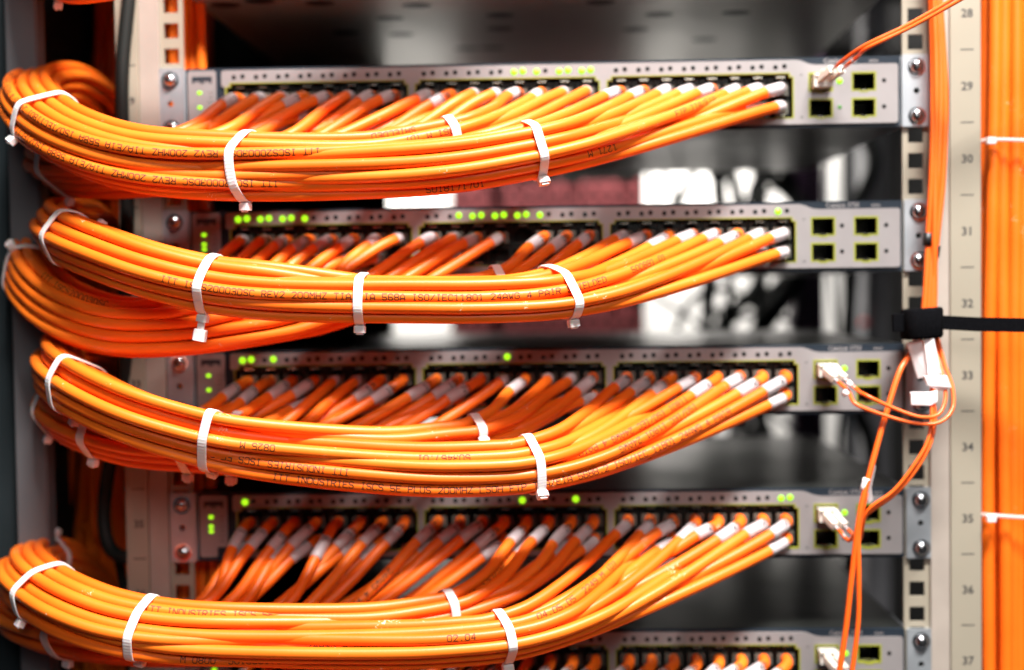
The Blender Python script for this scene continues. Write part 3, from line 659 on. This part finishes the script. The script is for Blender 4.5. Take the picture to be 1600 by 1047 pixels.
# ------------------------------------------------------------------ fibres on the right
def connector(k, mode):
    """white duplex fibre connector in the first module cage"""
    x0, z0 = 173.6+DX[k], -15.6-88.9*k+DZ[k]
    root = empty('fibre_connector', (x0, -4, z0))
    tag(root, 'white double fibre connector plugged into the %s switch' % SWN[k], 'fibre connector', 'white fibre connectors in the switches')
    MB().box(-5.9, 5.9, -7, 16, -4.4, 4.0, .6).build('module', FERRULE, root)
    dirn = unit([.55, -1, .42]) if mode == 'up' else unit([.42, -1, -.50])
    side = unit(np.cross(dirn, (0, 0, 1))); up = np.cross(side, dirn)
    ends = []
    for q in (-1, 1):
        b = np.array([q*2.9+.5, -6, .4])
        MB().obox(b+dirn*6, side, dirn, up, 2.1, 6.5, 2.3, .4).build('connector_body', BOOT, root)
        MB().obox(b+dirn*3+up*2.9, side, dirn, up, 1.2, 3.2, .5).build('release_latch', BOOT, root)
        tip = b+dirn*24
        P = np.array([b+dirn*11, b+dirn*16, b+dirn*22, tip]); MB().tube(catmull(P, 2), 1.0, 10).build('strain_relief', SLEEVE, root)
        mb = MB().disc((q*3.1-1, 2.6), 1.1, -7.2, -7.8, 12, .4); mb.build('clip_button', SPRING, root)
        ends.append(b+dirn*20+np.array([x0, -4, z0]))
    return ends, dirn
def fibre(p0, dirn, pts, label, r=1.15):
    P = np.array([p0-dirn*4, p0, p0+dirn*8]+[at(x, y, -f) for x, y, f in pts]); P = catmull(P, 3.5)
    o = MB().tube(P, r, 10).build('fibre_cable', FIBRE); tag(o, label, 'fibre cable', 'thin orange fibre cables'); return o
def sleeve_on(o, pxpy, parent_name, col=PAPER, f=40, L=8, r=1.9, d=(0, 1)):
    a = at(pxpy[0]-d[0]*L, pxpy[1]-d[1]*L, -f); b = at(pxpy[0]+d[0]*L, pxpy[1]+d[1]*L, -f)
    MB().tube(np.linspace(a, b, 4), r, 10).build(parent_name, col, o)
(e1, e2), dr = connector(0, 'up')
fibre(e1, dr, [(1350, 72, 44), (1420, 38, 52), (1500, -8, 60), (1560, -45, 66), (1760, -190, 72)], 'upper strand of the orange fibre leaving the topmost switch to the upper right')
fibre(e2, dr, [(1352, 77, 46), (1424, 42, 54), (1500, 0, 62), (1560, -35, 68), (1760, -180, 74)], 'lower strand of the orange fibre leaving the topmost switch to the upper right')
# four strands down the rail from above to the strap
for i, (pts, lb) in enumerate([
    ([(1443, -330, 10), (1449, -60, 14), (1455, 10, 14), (1458, 130, 16), (1456, 260, 18), (1450, 370, 18), (1447, 440, 20), (1441, 500, 22), (1424, 550, 24), (1408, 575, 30), (1385, 645, 38), (1360, 735, 44), (1344, 800, 46), (1331, 900, 46), (1322, 980, 46), (1310, 1060, 46)], 'long orange fibre from the top, under the black strap, down to the bottom edge'),
    ([(1455, -330, 8), (1461, -60, 12), (1466, 10, 12), (1470, 130, 14), (1466, 260, 16), (1457, 370, 18), (1453, 440, 20), (1450, 500, 22), (1452, 560, 24)], 'second orange fibre strand beside the right rail above the black strap'),
    ([(1458, -330, 8), (1464, -60, 12), (1470, 20, 12), (1477, 150, 14), (1473, 280, 16), (1463, 380, 18), (1458, 440, 20), (1456, 500, 22), (1462, 560, 24)], 'outer orange fibre strand bowing towards the rail numbers above the strap'),
    ([(1449, -330, 12), (1455, -60, 16), (1460, 20, 16), (1463, 140, 18), (1461, 270, 18), (1460, 380, 20), (1460, 440, 20), (1460, 500, 22), (1466, 560, 24)], 'inner orange fibre strand among those above the black strap')]):
    P = catmull(np.array([at(x, y, -f) for x, y, f in pts]), 4); o = MB().tube(P, 1.75 if i == 0 else 1.9, 10).build('fibre_cable', FIBRE); tag(o, lb, 'fibre cable', 'thin orange fibre cables')
    if i == 0: sleeve_on(o, (1352, 757), 'white_sleeve', f=44.2, L=10, r=2.35, d=(-.28, .96))
    if i == 0: MB().tube(np.array([at(1450, 364, -18), at(1449, 384, -18)]), 2.9, 10).build('black_clip', BLACK, o)
    if i == 2: MB().tube(np.array([at(1463, 384, -18), at(1460, 402, -18)]), 2.7, 10).build('black_clip', BLACK, o)
P = catmull(np.array([at(x, y, -f) for x, y, f in [(1353, 770, 43), (1342, 830, 46), (1342, 900, 48), (1341, 970, 48), (1330, 1060, 48)]]), 4)
tag(MB().tube(P, 1.5, 10).build('fibre_cable', FIBRE), 'right one of two orange fibres hanging to the bottom edge', 'fibre cable', 'thin orange fibre cables')
(e1, e2), dr = connector(2, 'down')
f3 = fibre(e1, dr, [(1335, 630, 42), (1370, 645, 44), (1430, 661, 46), (1468, 660, 46), (1488, 640, 42), (1488, 605, 36), (1476, 570, 30), (1466, 530, 24)], 'lower fibre strand looping from the third switch to the white labels')
f4 = fibre(e2, dr, [(1352, 617, 44), (1392, 636, 46), (1440, 652, 48), (1466, 648, 46), (1477, 625, 42), (1474, 590, 36), (1466, 560, 30), (1458, 530, 24)], 'upper fibre strand looping from the third switch to the white labels')
sleeve_on(f3, (1321, 614), 'white_sleeve', f=36, L=4, r=2.0, d=(.7, .7)); sleeve_on(f4, (1327, 600), 'white_sleeve', f=36, L=4, r=2.0, d=(.7, .7))
(e1, e2), dr = connector(3, 'down')
fibre(e1, dr, [(1352, 806, 42), (1395, 775, 44), (1432, 733, 44), (1455, 690, 42), (1461, 655, 38), (1459, 625, 34), (1462, 585, 28)], 'lower fibre strand rising from the fourth switch to the small white flag')
fibre(e2, dr, [(1356, 798, 44), (1396, 767, 46), (1428, 727, 46), (1450, 688, 44), (1456, 650, 40), (1455, 620, 36), (1458, 580, 30)], 'upper fibre strand rising from the fourth switch to the small white flag')
(e1, e2), dr = connector(4, 'down')
fibre(e1, dr, [(1345, 1075, 40), (1380, 1110, 44)], 'fibre strand leaving the lowest switch downwards, left one'); fibre(e2, dr, [(1352, 1068, 40), (1390, 1100, 44)], 'fibre strand leaving the lowest switch downwards, right one')
# white paper flags
def flag(poly, f, th, label, k=0):
    P = [at(x, y, -f-dz) for x, y, dz in poly]; n = len(P); Q = [p+np.array([0, th, 0]) for p in P]
    o = MB().add(P+Q, [tuple(range(n)), tuple(range(n, 2*n))[::-1]]+[(i, (i+1) % n, n+(i+1) % n, n+i) for i in range(n)]).build('paper_label', PAPER, None, .3); fixn(o.data)
    tag(o, label, 'label', 'white labels on the fibres'); return o
flag([(1417, 536, 0), (1441, 528, 4), (1452, 588, 4), (1434, 592, 0)], 30, 1.6, 'large tilted white paper label under the black strap, left half')
flag([(1443, 532, 0), (1459, 526, 2), (1468, 570, 2), (1472, 585, 0), (1451, 590, 0)], 36, 3.0, 'bright folded white label under the black strap, right half')
flag([(1444, 588, 0), (1480, 587, 3), (1487, 606, 3), (1470, 611, 0), (1450, 603, 0)], 40, 4.0, 'white label band wrapped round two fibres below the large label')
flag([(1423, 613, 0), (1455, 613, 3), (1465, 610, 3), (1465, 628, 3), (1454, 634, 2), (1424, 633, 0)], 38, 3.0, 'small white flag label on the fibre below the label band')
flag([(1366, 718, 0), (1369, 730, 0), (1362, 762, 0), (1364, 782, 0), (1357, 788, 0), (1353, 772, 0), (1358, 745, 0), (1362, 722, 0)], 36, .8, 'thin grey tag hanging behind the long fibre above the fourth switch').data.materials[0] = TAGGREY
# black strap
st = empty('velcro_strap', at(1440, 505, -26)); o0 = at(1440, 505, -26)
tag(st, 'black velcro strap holding the fibres and stretching right across the rail', 'strap')
cx, cz = o0[0], o0[2]
R2 = []
for t in np.linspace(0, 2*math.pi, 25)[:-1]: R2.append((11.5*np.sign(math.cos(t))*abs(math.cos(t))**.6, 13*np.sign(math.sin(t))*abs(math.sin(t))**.6))
V = []; 
for z, sc_ in ((-9, .93), (-7.5, 1), (7.5, 1), (9, .93)):
    for a, b in R2: V.append((a*sc_, b*sc_, z+a*.06))
n = 24; Fc = [(q*n+i, q*n+(i+1) % n, (q+1)*n+(i+1) % n, (q+1)*n+i) for q in range(3) for i in range(n)]+[tuple(range(n)), tuple(range(3*n, 4*n))]
o = MB().add(V, Fc, True).build('wrap', VELCRO, st); fixn(o.data)
MB().box(-18, -10, -4, 0, -5, 6, .6).build('strap_end', VELCRO, st)
pa = [(10, -7, .5), (30, -9, -.8), (55, -13, -1.5), (95, -18, -2.5)]
V = []
for x, y, z in pa: V += [(x, y-1, z-4.2), (x, y+1, z-4.2), (x, y+1, z+4.2), (x, y-1, z+4.2)]
Fc = [(q*4+i, q*4+(i+1) % 4, (q+1)*4+(i+1) % 4, (q+1)*4+i) for q in range(3) for i in range(4)]+[(0, 1, 2, 3), (12, 13, 14, 15)]
o = MB().add(V, Fc).build('strap_band', VELCRO, st); fixn(o.data)
# ------------------------------------------------------------------ frame post and cabinet at the left
def post(xa, xb, y0, y1, name, material, label, cat, hole=False):
    a = at(xa, 523, y0)[0]; b = at(xb, 523, y0)[0]
    root = MB().box(a, b, y0, y1, -640, 140, 2.0).build(name, material); tag(root, label, cat); return root
p = post(18, 68, -6, 8, 'frame_post', POST, 'grey painted cabinet post at the far left, behind the loops', 'frame post')
w = at(-60, 523, 0)[0]
p = post(-120, 18, 14, 60, 'wall_left_front', SIDE, 'dark blue-grey cabinet panel at the left photo edge', 'cabinet wall'); p['kind'] = 'structure'
x2 = at(74, 523, -6)[0]
tag(MB().box(-349, -347, 61, 940, -640, 140).build('wall_left', SIDE), 'dark cabinet side wall behind the left duct', 'wall', kind='structure')
tag(MB().box(-346, -140, 330, 332, -640, 140).build('wall_duct', WALLD), 'dark partition closing the left cable duct at the back', 'wall', kind='structure')
tag(MB().box(-420, 420, 20, 640, 165, 170).build('light_blocker', WALLD), 'dark unseen slab added above the rows to block overhead light', 'light blocker', kind='structure')  # unseen slab added to keep lamp light off the duct and rear
tag(MB().box(268, 420, 60, 62, -640, 140).build('wall_right', WALLD), 'dark panel behind the right vertical cable run', 'wall', kind='structure')
# ------------------------------------------------------------------ steel tray above
tr = empty('steel_tray', (0, 0, 67)); tag(tr, 'steel equipment tray seen from below along the top edge, with dark oval holes', 'equipment tray')
ZU = 46.5
MB().box(-222, 222, 0, 455, 0, 84, 0).build('tray_body', GALV, tr).location.z = (ZU-67)*S
for px_, py_ in ((352, 8), (406, 2), (541, 51), (626, 54), (609, 29), (651, 9), (781, 24), (781, 45), (938, 4), (1030, 23), (993, 46), (730, 76), (768, 75), (500, 5), (1150, 20), (1100, 62)):
    d = F_*FPX+R_*(px_-800)-U_*(py_-523.5); t = (ZU-EYE[2])/d[2]; p = EYE+d*t
    if abs(p[0]) < 215 and 0 < p[1] < 450:
        V = []; nn = 16
        for z, rr in ((-.25, 7.2), (.0, 8.0)): V += [(rr*math.cos(6.2832*i/nn)*1.25, rr*math.sin(6.2832*i/nn), z) for i in range(nn)]
        h = MB().add(V, [tuple(range(nn))[::-1]]+[(i, (i+1) % nn, nn+(i+1) % nn, nn+i) for i in range(nn)]).build('vent_hole', BLACK, tr); h.location = ((p[0])*S, p[1]*S, (ZU-67-.02)*S)
# ------------------------------------------------------------------ behind the switches
rd = MB().box(-380, 380, 950, 953, -620, 200).build('perforated_panel', PERF); tag(rd, 'bright white perforated panel far behind the switches', 'rear panel')
def rear(xa, xb, ya, yb, Y, th, name, material, label, cat, group=None):
    a = at(xa, ya, Y); b = at(xb, yb, Y); o = MB().box(a[0], b[0], Y, Y+th, b[2], a[2], 1).build(name, material); tag(o, label, cat, group); return o
rear(1236, 1292, -100, 1200, 500, 30, 'cable_trunk', PURPLE, 'dark purple cable trunk standing behind the switches at the right', 'cable trunk')
rear(1338, 1520, -100, 1200, 700, 20, 'dark_cabinet', WALLD, 'dark equipment behind the switches at the right edge', 'rear equipment')
rear(1236, 1345, -140, 225, 690, 12, 'dark_cabinet', WALLD, 'dark equipment behind the switches, high at the right', 'rear equipment')
RP = rear(1350, 1392, -100, 1200, 560, 40, 'rear_post', POST, 'grey rear rack post behind the switches at the right', 'rear post', 'rear rack posts')
rear(306, 334, -100, 1200, 560, 40, 'rear_post', POST, 'grey rear rack post behind the switches at the left', 'rear post', 'rear rack posts')
rear(200, 412, -100, 1200, 700, 8, 'dark_cabinet', WALLD, 'dark equipment behind the switches at the left edge', 'rear equipment')
rear(442, 500, -100, 1200, 690, 8, 'dark_cabinet', WALLD, 'narrow dark equipment behind the switches, left half', 'rear equipment')
for n_, (ya, yb) in enumerate(((284, 326), (478, 528))):
    r_ = empty('red_patch_panel', at(860, yb, 640)); base = at(860, yb, 640); tag(r_, ['red rear panel seen in the gap under the top switch', 'red rear panel seen in the gap under the second switch'][n_], 'rear panel', 'red panels behind the switches')
    a = at(704, ya, 672)-base; b = at(1008, yb, 672)-base; MB().box(a[0], b[0], 32, 36, 0, a[2]-b[2]).build('panel_backing', WALLD, r_)
    xs_ = [706, 726, 746, 768, 784, 804, 824, 846, 866, 886, 908, 928, 948, 970, 990, 1008]
    for i in range(15):
        if i == 3: continue
        a = at(xs_[i], ya, 640)-base; b = at(xs_[i+1]-2.5, yb, 640)-base; dy = rng.uniform(0, 8); hz_ = a[2]-b[2]
        q = MB().box(a[0], b[0], dy, 30, 0, hz_, 1.5).build('red_module', REDPANEL, r_)
        MB().box(a[0]+2.5, b[0]-2.5, dy-.5, dy+1, hz_*.30, hz_*.62).build('module_socket', WALLD, q)
for n_, (ya, yb) in enumerate(((-100, 282), (330, 476), (530, 900))):
    rear(706, 1008, ya, yb, 642, 26, 'grey_equipment', DARKMETAL, 'grey equipment behind the switches, %s of three blocks' % ('upper', 'middle', 'lower')[n_], 'rear equipment', 'grey rear equipment')
g = np.random.default_rng(5)
for i in range(16):
    x = [1040, 1075, 1090, 1120, 1140, 1155, 1175, 1190, 1200, 1215, 1222, 560, 440, 585, 1345, 1305][i]
    pts = [(x+g.uniform(-30, 30), 60, -480)]
    for y in range(160, 1000, 90): pts.append((x+g.uniform(-55, 55)*(1 if i < 11 else .4), y, -470-g.uniform(0, 60)))
    cable_px('black_cable', pts, [2.2, 2.8, 3.4, 6, 7][i % 5], BLKCABLE, 'black cable hanging in front of the bright rear panel, %s from one side' % ORD[i], 'black cable', 'black cables behind the switches')
for i, ap in enumerate(([(1052, 560), (1062, 500), (1090, 462), (1140, 452), (1180, 478), (1236, 420)], [(1085, 560), (1100, 505), (1140, 478), (1190, 462), (1228, 425)], [(1110, 560), (1150, 500), (1200, 492), (1236, 500)],
                        [(1060, 330), (1045, 290), (1030, 262), (1000, 240)], [(1115, 335), (1122, 300), (1108, 262), (1130, 240)], [(1180, 330), (1172, 295), (1195, 270), (1240, 262)], [(1150, 335), (1185, 305), (1235, 290)])):
    cable_px('black_cable', [(x, y, -500-6*i) for x, y in ap], [3.2, 2.6, 3.0, 2.6, 2.8, 3.0, 2.6][i], BLKCABLE, 'black cable arc in the tangle before the white rear panel, %s of seven' % ORD[i], 'black cable', 'black cables behind the switches')
rear(1175, 1205, -100, 1200, 600, 20, 'cable_trunk', BLKCABLE, 'black cable trunk behind the switches left of the purple one', 'cable trunk')
cp = at(1355, 505, 540); (MB().disc((cp[0], cp[2]), 4.5, 556, 550, 16, 1.5).build('red_knob', mat('red_plastic', (.75, .03, .03), .4), RP))
tag(MB().box(-420, 420, 1100, 1102, -700, 300).build('rear_wall', WALLD), 'dark wall behind everything', 'wall', kind='structure')
print('cables', len(CABLES), 'objects', len(bpy.data.objects))
